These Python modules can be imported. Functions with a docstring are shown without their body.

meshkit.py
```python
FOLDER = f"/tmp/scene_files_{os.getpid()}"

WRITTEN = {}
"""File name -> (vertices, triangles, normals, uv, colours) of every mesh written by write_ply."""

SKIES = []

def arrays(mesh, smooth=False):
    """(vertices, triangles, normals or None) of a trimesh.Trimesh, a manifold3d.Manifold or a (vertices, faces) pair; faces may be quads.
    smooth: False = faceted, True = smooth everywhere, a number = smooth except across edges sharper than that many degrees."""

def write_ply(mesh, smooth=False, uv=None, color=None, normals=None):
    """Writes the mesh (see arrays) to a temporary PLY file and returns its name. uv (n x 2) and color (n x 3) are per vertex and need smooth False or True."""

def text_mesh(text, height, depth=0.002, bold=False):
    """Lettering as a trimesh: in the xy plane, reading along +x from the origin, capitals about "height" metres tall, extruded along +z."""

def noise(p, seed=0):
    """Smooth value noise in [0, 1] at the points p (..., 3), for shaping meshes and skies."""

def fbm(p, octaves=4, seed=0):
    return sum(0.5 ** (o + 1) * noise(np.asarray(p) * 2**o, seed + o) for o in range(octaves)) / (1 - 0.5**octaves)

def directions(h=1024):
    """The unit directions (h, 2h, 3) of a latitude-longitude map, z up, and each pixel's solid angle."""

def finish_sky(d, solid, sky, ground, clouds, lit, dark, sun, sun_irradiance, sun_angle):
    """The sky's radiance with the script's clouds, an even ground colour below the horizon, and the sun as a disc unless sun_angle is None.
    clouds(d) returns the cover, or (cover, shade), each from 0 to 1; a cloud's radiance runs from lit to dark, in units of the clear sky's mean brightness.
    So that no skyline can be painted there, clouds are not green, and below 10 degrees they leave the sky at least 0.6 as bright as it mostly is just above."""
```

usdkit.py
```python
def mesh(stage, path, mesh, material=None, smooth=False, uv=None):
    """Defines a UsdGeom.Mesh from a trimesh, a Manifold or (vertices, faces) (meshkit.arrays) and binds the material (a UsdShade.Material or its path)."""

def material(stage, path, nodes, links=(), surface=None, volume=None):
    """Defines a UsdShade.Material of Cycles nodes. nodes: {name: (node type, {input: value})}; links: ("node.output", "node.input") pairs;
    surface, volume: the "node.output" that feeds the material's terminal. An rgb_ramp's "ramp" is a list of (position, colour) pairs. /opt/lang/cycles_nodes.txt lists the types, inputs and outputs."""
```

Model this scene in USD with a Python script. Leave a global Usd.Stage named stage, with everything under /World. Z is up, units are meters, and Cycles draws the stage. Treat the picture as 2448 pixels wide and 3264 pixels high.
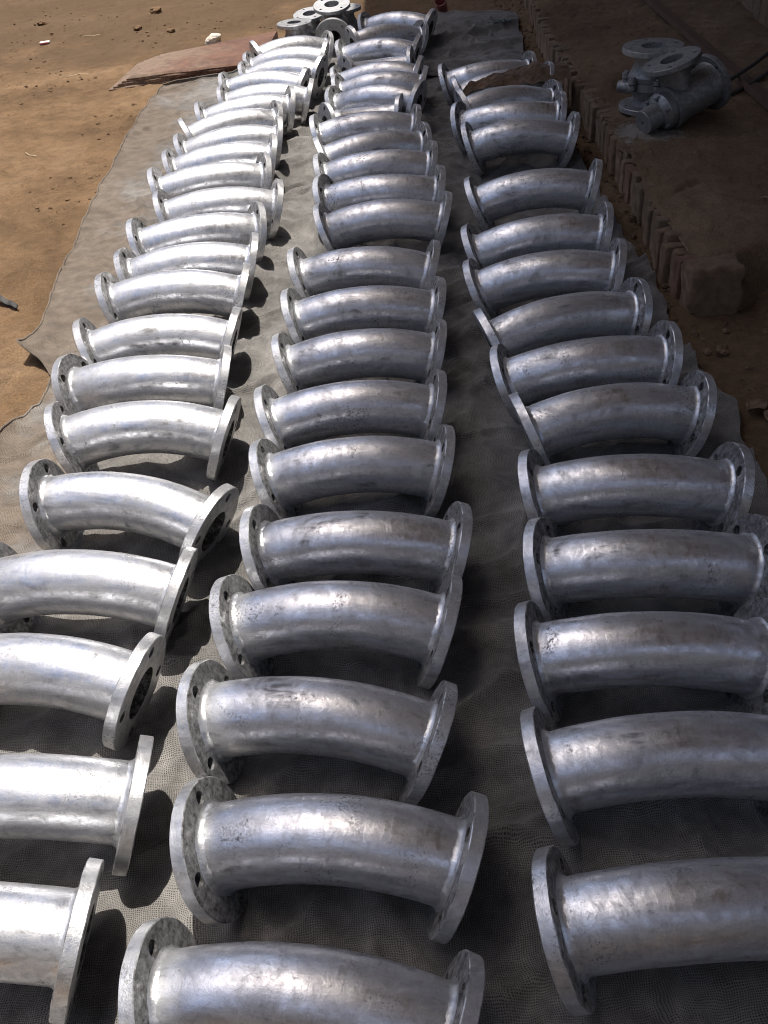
import math
import random
import numpy as np
import trimesh
import manifold3d as m3
import usdkit
from meshkit import noise, fbm, arrays
from pxr import Usd, UsdGeom, UsdLux, UsdShade, Gf, Sdf, Vt

stage = Usd.Stage.CreateInMemory()
UsdGeom.SetStageUpAxis(stage, UsdGeom.Tokens.z)
UsdGeom.SetStageMetersPerUnit(stage, 1.0)
UsdGeom.Xform.Define(stage, '/World')
UsdGeom.Scope.Define(stage, '/World/Looks')
PI = math.pi

# ------------------------------------------------------------------ camera
PITCH, FPX, CAM_H, CROLL = 0.681901, 2966.54, 1.746162, -0.113817
cam = UsdGeom.Camera.Define(stage, '/World/camera')
AP = 24.0
cam.CreateHorizontalApertureAttr(AP)
cam.CreateVerticalApertureAttr(AP * 3264 / 2448)
cam.CreateFocalLengthAttr(AP * FPX / 2448)
cam.CreateClippingRangeAttr(Gf.Vec2f(0.05, 500))
_fw = np.array([0, math.cos(PITCH), -math.sin(PITCH)])
_u0 = np.array([0, math.sin(PITCH), math.cos(PITCH)])
_r0 = np.array([1.0, 0, 0])
_rt = math.cos(CROLL) * _r0 + math.sin(CROLL) * _u0
_up = -math.sin(CROLL) * _r0 + math.cos(CROLL) * _u0
_cm = Gf.Matrix4d(1.0)
for _i, _v in enumerate((_rt, _up, -_fw)):
    _cm.SetRow3(_i, Gf.Vec3d(*_v.tolist()))
_cm.SetTranslateOnly(Gf.Vec3d(0, 0, CAM_H))
cam.AddTransformOp().Set(_cm)
cam.CreateExposureAttr(0.3)

# ------------------------------------------------------------------ sky and sun
SUN_AZ, SUN_EL = math.radians(2.0), math.radians(80.0)
SUN = np.array([math.sin(SUN_AZ) * math.cos(SUN_EL), math.cos(SUN_AZ) * math.cos(SUN_EL), math.sin(SUN_EL)])
dome = UsdLux.DomeLight.Define(stage, '/World/sky')
dome.GetPrim().SetCustomDataByKey('kind', 'structure')
sky_mat = usdkit.material(stage, '/World/Looks/sky_light', {
    'sky': ('sky_texture', {'sky_type': 'single_scattering', 'sun_disc': False, 'sun_elevation': SUN_EL, 'sun_rotation': SUN_AZ, 'aerosol_density': 5.0, 'air_density': 0.8}),
    'bg': ('background_shader', {'strength': 0.15})},
    [('sky.color', 'bg.color')], surface='bg.background')
UsdShade.MaterialBindingAPI.Apply(dome.GetPrim()).Bind(sky_mat)
sun = UsdLux.DistantLight.Define(stage, '/World/sun')
sun.CreateNormalizeAttr(True)
sun.CreateIntensityAttr(1.25)
sun.CreateAngleAttr(0.5)
sun.CreateColorAttr(Gf.Vec3f(1.0, 0.95, 0.88))
_z = Gf.Vec3d(*SUN.tolist())
_x = Gf.Cross(Gf.Vec3d(0, 0, 1), _z).GetNormalized()
_y = Gf.Cross(_z, _x)
_m = Gf.Matrix4d(1.0)
for i, v in enumerate((_x, _y, _z)):
    _m.SetRow3(i, v)
sun.AddTransformOp().Set(_m)

# ------------------------------------------------------------------ helpers
_count = {}
def numbered(parent, name):
    k = parent + '/' + name
    n = _count.get(k, 0)
    _count[k] = n + 1
    return name if n == 0 else '%s_%03d' % (name, n)

def tag(prim, label=None, cat=None, group=None, kind=None):
    for k, v in (('label', label), ('category', cat), ('group', group), ('kind', kind)):
        if v:
            prim.SetCustomDataByKey(k, v)
    return prim

def obj(name, mesh, mat, parent=None, smooth=35, primvar=None, **kw):
    base = '/World' if parent is None else str(parent.GetPath())
    path = base + '/' + numbered(base, name)
    m = usdkit.mesh(stage, path, mesh, mat, smooth=smooth)
    if primvar is not None:
        pv, pn = np.array(m.GetPointsAttr().Get()), np.array(m.GetNormalsAttr().Get())
        UsdGeom.PrimvarsAPI(m).CreatePrimvar(primvar[0], Sdf.ValueTypeNames.FloatArray, 'vertex').Set(Vt.FloatArray.FromNumpy(primvar[1](pv, pn).astype(np.float32)))
    return tag(m.GetPrim(), **kw)

def thing(name, label, cat, loc=(0, 0, 0), rz=0.0, group=None):
    path = '/World/' + numbered('/World', name)
    x = UsdGeom.Xform.Define(stage, path)
    if tuple(loc) != (0, 0, 0) or rz:
        x.AddTranslateOp().Set(Gf.Vec3d(*map(float, loc)))
        if rz:
            x.AddRotateZOp().Set(math.degrees(rz))
    return tag(x.GetPrim(), label=label, cat=cat, group=group)

def cat(*ms):
    vs, fs, o = [], [], 0
    for m in ms:
        v, f, _ = arrays(m)
        vs.append(v); fs.append(f + o); o += len(v)
    return np.vstack(vs), np.vstack(fs)

def moved(m, loc=(0, 0, 0), rot=None):
    v, f, _ = arrays(m)
    if rot is not None:
        v = v @ np.asarray(rot).T
    return v + np.asarray(loc), f

def rot_to(d):
    """rotation that takes +z to d"""
    d = np.asarray(d, float); d = d / np.linalg.norm(d)
    a = np.array([1.0, 0, 0]) if abs(d[0]) < 0.9 else np.array([0, 1.0, 0])
    x = np.cross(a, d); x /= np.linalg.norm(x)
    return np.stack([x, np.cross(d, x), d], 1)

def man(m):
    mm = m.to_mesh()
    return np.array(mm.vert_properties[:, :3], float), np.array(mm.tri_verts, int)

def lathe(profile, seg=64, closed=True):
    """profile: (r, z) points, outside counter-clockwise"""
    cs = m3.CrossSection([np.asarray(profile, float)], m3.FillRule.NonZero)
    return m3.Manifold.revolve(cs, seg)

def cyl(r0, r1, z0, z1, seg=24):
    return m3.Manifold.cylinder(z1 - z0, r0, r1, seg).translate((0, 0, z0))

def tube(points, radius, seg=10):
    p = np.asarray(points, float)
    t = np.gradient(p, axis=0); t /= np.linalg.norm(t, axis=1)[:, None]
    up = np.array([0.0, 0, 1]) if abs(t[0, 2]) < 0.9 else np.array([1.0, 0, 0])
    rad = np.broadcast_to(radius, (len(p),))
    ring = []
    for i in range(len(p)):
        x = np.cross(up, t[i]); x /= np.linalg.norm(x); y = np.cross(t[i], x); up = y
        a = np.arange(seg) * 2 * PI / seg
        ring.append(p[i] + rad[i] * (np.outer(np.cos(a), x) + np.outer(np.sin(a), y)))
    v = np.vstack(ring + [p[:1], p[-1:]])
    f = []
    n = len(p)
    for i in range(n - 1):
        for j in range(seg):
            a, b = i * seg + j, i * seg + (j + 1) % seg
            f += [(a, b, b + seg), (a, b + seg, a + seg)]
    for j in range(seg):
        k = (j + 1) % seg
        f += [(n * seg, k, j), (n * seg + 1, (n - 1) * seg + j, (n - 1) * seg + k)]
    return v, np.array(f)

def grid_faces(ny, nx):
    i, j = np.meshgrid(np.arange(ny - 1), np.arange(nx - 1), indexing='ij')
    a = (i * nx + j).ravel()
    return np.vstack([np.stack([a, a + 1, a + nx + 1], 1), np.stack([a, a + nx + 1, a + nx], 1)])

def P3(x, y, z=0.0):
    return np.stack([np.broadcast_to(x, np.shape(x + y)), np.broadcast_to(y, np.shape(x + y)), np.full(np.shape(x + y), z)], -1)

def smooth01(x):
    x = np.clip(x, 0, 1)
    return x * x * (3 - 2 * x)

def rounded_box(sx, sy, sz, r, n=3, amp=0.0, seed=0, freq=30):
    b = trimesh.creation.box((2, 2, 2))
    for _ in range(n):
        b = b.subdivide()
    v = np.array(b.vertices)
    h = np.array([sx, sy, sz]) / 2
    q = v * h
    inner = np.clip(q, -(h - r), h - r)
    d = q - inner
    L = np.linalg.norm(d, axis=1, keepdims=True)
    q = np.where(L > 1e-9, inner + d / np.maximum(L, 1e-9) * r, q)
    if amp:
        nrm = q / np.linalg.norm(q, axis=1, keepdims=True)
        q = q + nrm * ((fbm(q * freq + seed * 7.3, 3, seed) - 0.5) * 2 * amp)[:, None]
    return q, np.array(b.faces)

# ------------------------------------------------------------------ materials
def M(name, nodes, links, surface='p.BSDF'):
    return usdkit.material(stage, '/World/Looks/' + name, nodes, links, surface=surface)

def zinc(name, base=(0.82, 0.83, 0.86), dark=(0.085, 0.082, 0.08), rough=(0.25, 0.40), dirt=0.80, bump=0.30, grime_shade=False):
    """hot-dip galvanising: stepped runs and patches, pits, dull dross, dark smears; grime reads the mesh's own primvar"""
    n = {'g': ('geometry', {}), 'tc': ('texture_coordinate', {}),
         # dull and bright zinc in patches with fairly crisp borders, drawn out round the pipe
         'mp': ('mapping', {'scale': (1.0, 0.55, 0.55)}),
         'off': ('vector_math', {'math_type': 'add'}),
         'wsc': ('vector_math', {'math_type': 'scale', 'scale': 0.9}),
         'n1': ('noise_texture', {'scale': 26.0, 'detail': 6.0, 'roughness': 0.62, 'distortion': 0.5}),
         'r1': ('rgb_ramp', {'ramp': [(0.34, (0.0,) * 3), (0.47, (0.35,) * 3), (0.50, (0.62,) * 3), (0.66, (1.0,) * 3)]}),
         # runs lying along the pipe
         'mp2': ('mapping', {'scale': (0.22, 1.0, 1.0)}),
         'n2': ('noise_texture', {'scale': 60.0, 'detail': 5.0, 'roughness': 0.6, 'distortion': 0.3}),
         # grain and pits
         'n3': ('noise_texture', {'scale': 330.0, 'detail': 3.0, 'roughness': 0.7}),
         'r3': ('rgb_ramp', {'ramp': [(0.30, (0.0,) * 3), (0.42, (1.0,) * 3)]}),
         # dark smears
         'n4': ('noise_texture', {'scale': 6.0, 'detail': 9.0, 'roughness': 0.72, 'distortion': 0.9}),
         'r4': ('rgb_ramp', {'ramp': [(0.42, (0.0,) * 3), (0.51, (0.36,) * 3), (0.64, (1.0,) * 3)]}),
         'r5': ('map_range', {'from_min': 0.38, 'from_max': 0.62, 'to_min': 0.30, 'to_max': 1.10, 'clamp': True}),
         'mx1': ('mix_color', {'a': tuple(0.82 * c for c in base), 'b': tuple(min(1, 1.06 * c) for c in base)}),
         'mr2': ('map_range', {'from_min': 0.32, 'from_max': 0.68, 'to_min': 0.74, 'to_max': 1.10, 'clamp': True}),
         'mul': ('mix_color', {'blend_type': 'multiply', 'fac': 1.0}),
         'mr3': ('map_range', {'from_min': 0.0, 'from_max': 1.0, 'to_min': 0.70, 'to_max': 1.04, 'clamp': True}),
         'mul3': ('mix_color', {'blend_type': 'multiply', 'fac': 1.0}),
         'sm': ('math', {'math_type': 'multiply'}),
         'sg': ('math', {'math_type': 'multiply', 'value2': dirt, 'use_clamp': True}),
         'st': ('mix_color', {'b': dark}),
         'rr': ('map_range', {'from_min': 0.0, 'from_max': 1.0, 'to_min': rough[1], 'to_max': rough[0], 'clamp': True}),
         'ra': ('math', {'math_type': 'multiply', 'value2': 0.25}),
         'rs': ('math', {'math_type': 'add', 'use_clamp': True}),
         'mm': ('map_range', {'from_min': 0.0, 'from_max': 1.0, 'to_min': 0.95, 'to_max': 0.40, 'clamp': True}),
         'h1': ('math', {'math_type': 'multiply', 'value2': 0.22}),
         'h2': ('math', {'math_type': 'multiply', 'value2': 0.40}),
         'h3': ('math', {'math_type': 'multiply', 'value2': 0.16}),
         'ha': ('math', {'math_type': 'add'}), 'hb': ('math', {'math_type': 'add'}), 
         'bp': ('bump', {'strength': bump, 'distance': 0.0035}),
         'p': ('principled_bsdf', {})}
    l = [('g.position', 'wsc.vector1'), ('tc.object', 'mp.vector'), ('mp.vector', 'off.vector1'), ('wsc.vector', 'off.vector2'), ('off.vector', 'n1.vector'),
         ('g.position', 'n4.vector'), ('g.position', 'n3.vector'), ('tc.object', 'mp2.vector'), ('mp2.vector', 'n2.vector'),
         ('n1.fac', 'r1.fac'), ('r1.color', 'mx1.fac'), ('n2.fac', 'mr2.value'), ('mx1.result', 'mul.a'), ('mr2.result', 'mul.b'),
         ('n3.fac', 'r3.fac'), ('r3.color', 'mr3.value'), ('mul.result', 'mul3.a'), ('mr3.result', 'mul3.b'),
         ('n4.fac', 'r4.fac'), ('n2.fac', 'r5.value'), ('r4.color', 'sm.value1'), ('r5.result', 'sm.value2'), ('sm.value', 'sg.value1')]
    # speckled black scuffs where the bends have been dragged and handled
    n.update({'mp5': ('mapping', {'scale': (0.45, 1.0, 1.0)}), 'of5': ('vector_math', {'math_type': 'add'}), 'n5': ('noise_texture', {'scale': 120.0, 'detail': 5.0, 'roughness': 0.72}),
              'q5': ('rgb_ramp', {'ramp': [(0.48, (0.0,) * 3), (0.60, (1.0,) * 3)]}), 'n6': ('noise_texture', {'scale': 8.5, 'detail': 5.0, 'roughness': 0.6, 'distortion': 0.8}),
              'q6': ('rgb_ramp', {'ramp': [(0.50, (0.0,) * 3), (0.64, (1.0,) * 3)]}), 'sc5': ('math', {'math_type': 'multiply'}), 'sk5': ('math', {'math_type': 'multiply', 'value2': 0.85}), 'mx5': ('math', {'math_type': 'maximum'})})
    l += [('tc.object', 'mp5.vector'), ('mp5.vector', 'of5.vector1'), ('g.position', 'of5.vector2'), ('of5.vector', 'n5.vector'), ('n5.fac', 'q5.fac'), ('g.position', 'n6.vector'), ('n6.fac', 'q6.fac'),
          ('q5.color', 'sc5.value1'), ('q6.color', 'sc5.value2'), ('sc5.value', 'sk5.value1'), ('sk5.value', 'mx5.value1'), ('sg.value', 'mx5.value2')]
    dirty = 'mx5.value'
    if grime_shade:
        n.update({'at': ('attribute', {'attribute': 'grime_shade'}), 'gn': ('noise_texture', {'scale': 60.0, 'detail': 6.0, 'roughness': 0.75}),
                  'gr': ('map_range', {'from_min': 0.36, 'from_max': 0.66, 'to_min': 1.0, 'to_max': 0.45, 'clamp': True}),
                  'gm': ('math', {'math_type': 'multiply'}), 'gx': ('math', {'math_type': 'maximum'})})
        l += [('g.position', 'gn.vector'), ('gn.fac', 'gr.value'), ('gr.result', 'gm.value1'), ('at.fac', 'gm.value2'), ('gm.value', 'gx.value1'), (dirty, 'gx.value2')]
        dirty = 'gx.value'
    l += [(dirty, 'st.fac'), ('mul3.result', 'st.a'), ('st.result', 'p.base_color'),
         ('r1.color', 'rr.value'), (dirty, 'ra.value1'), ('rr.result', 'rs.value1'), ('ra.value', 'rs.value2'), ('rs.value', 'p.roughness'),
         (dirty, 'mm.value'), ('mm.result', 'p.metallic'),
         ('n3.fac', 'h1.value1'), ('n2.fac', 'h2.value1'), ('r1.color', 'h3.value1'), ('h1.value', 'ha.value1'), ('h2.value', 'ha.value2'),
         ('ha.value', 'hb.value1'), ('h3.value', 'hb.value2'), ('hb.value', 'bp.height'), ('bp.normal', 'p.normal')]
    return M(name, n, l)

ZINC = zinc('galvanised_pipe')
ZINC_FLANGE = zinc('galvanised_flange', base=(0.78, 0.785, 0.80), dark=(0.05, 0.048, 0.046), rough=(0.30, 0.44), dirt=0.6, bump=0.5, grime_shade=True)
ZINC_WELD = zinc('galvanised_weld', base=(0.76, 0.77, 0.79), rough=(0.28, 0.40), dirt=0.5, bump=0.5)
CAST_SUNLIT = zinc('sunlit_cast_valve', base=(0.46, 0.465, 0.47), dark=(0.10, 0.095, 0.09), rough=(0.40, 0.55), dirt=0.5, bump=0.6)  # paler copy of the valve casting, sunlight put into its colour
CAST_SHADED = zinc('shaded_cast_valve', base=(0.37, 0.37, 0.365), dark=(0.06, 0.056, 0.052), rough=(0.40, 0.60), dirt=0.6, bump=0.6)  # darker copy of the same casting for the valves in shade

def soil(name, c0, c1, c2, damp=None, scale=1.0, bump=0.9, ash=False, right_soil=None):
    n = {'g': ('geometry', {}),
         'n1': ('noise_texture', {'scale': 1.1 * scale, 'detail': 7.0, 'roughness': 0.62}),
         'n2': ('noise_texture', {'scale': 9.0 * scale, 'detail': 8.0, 'roughness': 0.7, 'distortion': 0.3}),
         'n3': ('noise_texture', {'scale': 120.0, 'detail': 4.0, 'roughness': 0.7}),
         'n4': ('noise_texture', {'scale': 28.0, 'detail': 6.0, 'roughness': 0.75}),
         'r1': ('rgb_ramp', {'ramp': [(0.32, c0), (0.52, c1), (0.70, c2)]}),
         'r2': ('map_range', {'from_min': 0.3, 'from_max': 0.7, 'to_min': 0.68, 'to_max': 1.18, 'clamp': True}),
         'r3': ('map_range', {'from_min': 0.3, 'from_max': 0.7, 'to_min': 0.62, 'to_max': 1.28, 'clamp': True}),
         'm2': ('mix_color', {'blend_type': 'multiply', 'fac': 1.0}),
         'm3': ('mix_color', {'blend_type': 'multiply', 'fac': 1.0}),
         'h2': ('math', {'math_type': 'multiply', 'value2': 1.0}),
         'h3': ('math', {'math_type': 'multiply', 'value2': 0.35}),
         'h4': ('math', {'math_type': 'multiply', 'value2': 0.8}),
         'ha': ('math', {'math_type': 'add'}), 'hb': ('math', {'math_type': 'add'}),
         'bp': ('bump', {'strength': bump, 'distance': 0.02}),
         'p': ('principled_bsdf', {'roughness': 0.95, 'specular_ior_level': 0.2})}
    l = [('g.position', 'n%d.vector' % k) for k in (1, 2, 3, 4)] + [
         ('n1.fac', 'r1.fac'), ('n2.fac', 'r2.value'), ('n3.fac', 'r3.value'), ('r1.color', 'm2.a'), ('r2.result', 'm2.b'),
         ('m2.result', 'm3.a'), ('r3.result', 'm3.b'),
         ('n2.fac', 'h2.value1'), ('n3.fac', 'h3.value1'), ('n4.fac', 'h4.value1'), ('h2.value', 'ha.value1'), ('h3.value', 'ha.value2'),
         ('ha.value', 'hb.value1'), ('h4.value', 'hb.value2'), ('hb.value', 'bp.height'), ('bp.normal', 'p.normal')]
    last = 'm3.result'
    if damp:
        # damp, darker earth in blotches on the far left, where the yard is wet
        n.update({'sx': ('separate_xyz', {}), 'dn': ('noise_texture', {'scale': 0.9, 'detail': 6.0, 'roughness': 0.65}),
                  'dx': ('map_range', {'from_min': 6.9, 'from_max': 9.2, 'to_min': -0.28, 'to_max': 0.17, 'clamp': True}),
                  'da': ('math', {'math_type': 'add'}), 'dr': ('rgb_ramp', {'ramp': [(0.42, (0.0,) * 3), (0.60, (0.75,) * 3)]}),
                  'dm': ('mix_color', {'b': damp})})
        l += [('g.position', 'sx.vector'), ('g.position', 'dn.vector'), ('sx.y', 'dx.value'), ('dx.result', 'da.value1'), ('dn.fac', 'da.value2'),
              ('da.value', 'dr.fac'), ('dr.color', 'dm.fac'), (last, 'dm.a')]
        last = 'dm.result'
    if right_soil:
        # darker earth colour on the brick-edging side of the burlap
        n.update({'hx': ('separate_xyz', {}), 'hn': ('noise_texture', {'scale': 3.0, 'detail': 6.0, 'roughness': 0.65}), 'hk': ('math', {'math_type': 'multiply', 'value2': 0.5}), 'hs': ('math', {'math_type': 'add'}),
                  'hm': ('map_range', {'from_min': 0.75, 'from_max': 1.15, 'to_min': 0.0, 'to_max': 0.92, 'clamp': True}), 'hmix': ('mix_color', {}), 'hc': ('mix_color', {'blend_type': 'multiply', 'fac': 1.0, 'a': tuple(1.15 * c for c in right_soil)}),
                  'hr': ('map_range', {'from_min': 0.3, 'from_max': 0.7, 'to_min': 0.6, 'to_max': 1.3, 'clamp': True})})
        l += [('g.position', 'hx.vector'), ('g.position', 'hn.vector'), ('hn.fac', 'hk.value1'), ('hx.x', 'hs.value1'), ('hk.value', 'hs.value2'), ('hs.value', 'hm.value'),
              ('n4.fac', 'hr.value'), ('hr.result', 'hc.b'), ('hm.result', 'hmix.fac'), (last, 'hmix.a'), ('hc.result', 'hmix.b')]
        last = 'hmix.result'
    if ash:
        # pale ash spilt on the platform edge below the valves
        n.update({'av': ('vector_math', {'math_type': 'distance', 'vector2': (1.50, 4.66, 0.19)}), 'am': ('map_range', {'from_min': 0.06, 'from_max': 0.34, 'to_min': 0.22, 'to_max': -0.22, 'clamp': True}),
                  'an': ('noise_texture', {'scale': 16.0, 'detail': 7.0, 'roughness': 0.75}), 'aa': ('math', {'math_type': 'add'}),
                  'ar': ('rgb_ramp', {'ramp': [(0.52, (0.0,) * 3), (0.66, (0.85,) * 3)]}), 'ax': ('mix_color', {'b': (0.27, 0.25, 0.22)})})
        l += [('g.position', 'av.vector1'), ('av.value', 'am.value'), ('g.position', 'an.vector'), ('am.result', 'aa.value1'), ('an.fac', 'aa.value2'),
              ('aa.value', 'ar.fac'), ('ar.color', 'ax.fac'), (last, 'ax.a')]
        last = 'ax.result'
    l.append((last, 'p.base_color'))
    return M(name, n, l)

SOIL = soil('orange_earth', (0.108, 0.067, 0.036), (0.180, 0.113, 0.061), (0.240, 0.160, 0.094), damp=(0.085, 0.055, 0.032), right_soil=(0.135, 0.086, 0.050))
SOIL_DARK = soil('platform_earth', (0.125, 0.080, 0.048), (0.190, 0.126, 0.077), (0.25, 0.175, 0.113), ash=True)
CLOD = soil('dry_clods', (0.15, 0.095, 0.055), (0.22, 0.14, 0.08), (0.28, 0.19, 0.12), scale=6)

def burlap(name, c0, c1, dust=(0.27, 0.20, 0.135), period=0.0042):
    k = 2 * PI / period
    n = {'g': ('geometry', {}), 'wn': ('noise_texture', {'scale': 11.0, 'detail': 5.0}), 'ws': ('vector_math', {'math_type': 'scale', 'scale': 0.034}),
         'wa': ('vector_math', {'math_type': 'add'}), 'sx': ('separate_xyz', {}),
         'kx': ('math', {'math_type': 'multiply', 'value2': k}), 'ky': ('math', {'math_type': 'multiply', 'value2': k}),
         'sxx': ('math', {'math_type': 'sine'}), 'syy': ('math', {'math_type': 'sine'}),
         'mx': ('math', {'math_type': 'maximum'}),
         'mr': ('map_range', {'from_min': -0.75, 'from_max': 0.75, 'to_min': 0.10, 'to_max': 1.30, 'clamp': True}),
         'n1': ('noise_texture', {'scale': 2.2, 'detail': 6.0, 'roughness': 0.62}),
         'n2': ('noise_texture', {'scale': 14.0, 'detail': 6.0, 'roughness': 0.7}),
         'r1': ('rgb_ramp', {'ramp': [(0.33, c0), (0.66, c1)]}),
         'r2': ('map_range', {'from_min': 0.3, 'from_max': 0.7, 'to_min': 0.55, 'to_max': 1.25, 'clamp': True}),
         'm1': ('mix_color', {'blend_type': 'multiply', 'fac': 1.0}), 'm2': ('mix_color', {'blend_type': 'multiply', 'fac': 1.0}),
         'd0': ('noise_texture', {'scale': 3.1, 'detail': 7.0, 'roughness': 0.7}), 'dr': ('rgb_ramp', {'ramp': [(0.60, (0.0,) * 3), (0.78, (0.75,) * 3)]}),
         'dm': ('mix_color', {'b': dust}),
         'ex': ('map_range', {'from_min': -1.42, 'from_max': -0.70, 'to_min': 0.42, 'to_max': 0.0, 'clamp': True}), 'sp': ('separate_xyz', {}), 'ea': ('math', {'math_type': 'add'}),
         'bp': ('bump', {'strength': 0.35, 'distance': 0.0015}),
         'p': ('principled_bsdf', {'roughness': 0.85, 'specular_ior_level': 0.25, 'sheen_weight': 0.15})}
    l = [('g.position', 'wn.vector'), ('wn.color', 'ws.vector1'), ('g.position', 'wa.vector1'), ('ws.vector', 'wa.vector2'), ('wa.vector', 'sx.vector'),
         ('sx.x', 'kx.value1'), ('sx.y', 'ky.value1'), ('kx.value', 'sxx.value1'), ('ky.value', 'syy.value1'),
         ('sxx.value', 'mx.value1'), ('syy.value', 'mx.value2'), ('mx.value', 'mr.value'),
         ('g.position', 'n1.vector'), ('g.position', 'n2.vector'), ('g.position', 'd0.vector'), ('n1.fac', 'r1.fac'), ('n2.fac', 'r2.value'),
         ('g.position', 'sp.vector'), ('sp.x', 'ex.value'), ('d0.fac', 'ea.value1'), ('ex.result', 'ea.value2'), ('ea.value', 'dr.fac'), ('dr.color', 'dm.fac'), ('r1.color', 'dm.a'), ('dm.result', 'm1.a'), ('r2.result', 'm1.b'),
         ('m1.result', 'm2.a'), ('mr.result', 'm2.b'), ('m2.result', 'p.base_color'), ('mx.value', 'bp.height'), ('bp.normal', 'p.normal')]
    return M(name, n, l)

BURLAP = burlap('grey_burlap', (0.092, 0.087, 0.081), (0.230, 0.219, 0.204), dust=(0.135, 0.100, 0.068))
BURLAP_FAR = burlap('grey_sheet', (0.095, 0.088, 0.080), (0.155, 0.146, 0.134), dust=(0.13, 0.105, 0.08))
BURLAP_RED = burlap('red_brown_sacking', (0.105, 0.050, 0.033), (0.17, 0.088, 0.058), dust=(0.21, 0.155, 0.11))
BURLAP_RUST = burlap('rust_brown_sacking', (0.085, 0.052, 0.030), (0.15, 0.092, 0.055), dust=(0.18, 0.125, 0.08))

def plain(name, c0, c1, scale=20.0, rough=0.8, metallic=0.0, bump=0.3):
    return M(name, {'g': ('geometry', {}), 'n': ('noise_texture', {'scale': scale, 'detail': 6.0, 'roughness': 0.65}),
                    'r': ('rgb_ramp', {'ramp': [(0.35, c0), (0.65, c1)]}), 'bp': ('bump', {'strength': bump, 'distance': 0.004}),
                    'p': ('principled_bsdf', {'roughness': rough, 'metallic': metallic})},
             [('g.position', 'n.vector'), ('n.fac', 'r.fac'), ('r.color', 'p.base_color'), ('n.fac', 'bp.height'), ('bp.normal', 'p.normal')])

BRICKS = [plain('worn_brick_brown', (0.105, 0.067, 0.041), (0.18, 0.118, 0.073), 25, 0.95, bump=0.8),
          plain('worn_brick_grey', (0.095, 0.066, 0.044), (0.165, 0.115, 0.076), 25, 0.95, bump=0.8),
          plain('worn_brick_red', (0.105, 0.055, 0.036), (0.15, 0.085, 0.055), 25, 0.95, bump=0.8)]
RUST = plain('rusty_steel', (0.065, 0.036, 0.023), (0.11, 0.062, 0.038), 30, 0.85, 0.2)
ROOFM = plain('weathered_roof_sheet', (0.22, 0.20, 0.18), (0.34, 0.32, 0.30), 6, 0.6, 0.3)
POSTM = plain('painted_post', (0.10, 0.11, 0.12), (0.16, 0.17, 0.18), 8, 0.6)
WALLM = plain('added_wall_plaster', (0.06, 0.058, 0.055), (0.11, 0.105, 0.10), 5, 0.95)
RUBBER = plain('dark_rubber', (0.018, 0.018, 0.018), (0.05, 0.047, 0.043), 60, 0.7)
LEAFM = plain('dry_leaf', (0.12, 0.072, 0.042), (0.21, 0.135, 0.085), 60, 0.8)
TWIG = plain('grey_twig', (0.16, 0.12, 0.08), (0.28, 0.21, 0.14), 50, 0.9)
PAPER = plain('crumpled_pale_wrapper', (0.45, 0.41, 0.34), (0.62, 0.57, 0.48), 50, 0.7)
REDM = plain('red_plastic', (0.22, 0.06, 0.055), (0.32, 0.11, 0.10), 40, 0.5)
WHITEM = plain('white_wrapper', (0.65, 0.65, 0.62), (0.8, 0.8, 0.78), 40, 0.5)
STRING = plain('dark_green_string', (0.03, 0.045, 0.04), (0.09, 0.12, 0.11), 90, 0.6)
ASH = plain('pale_ash', (0.16, 0.145, 0.125), (0.26, 0.24, 0.21), 60, 0.95)

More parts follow.
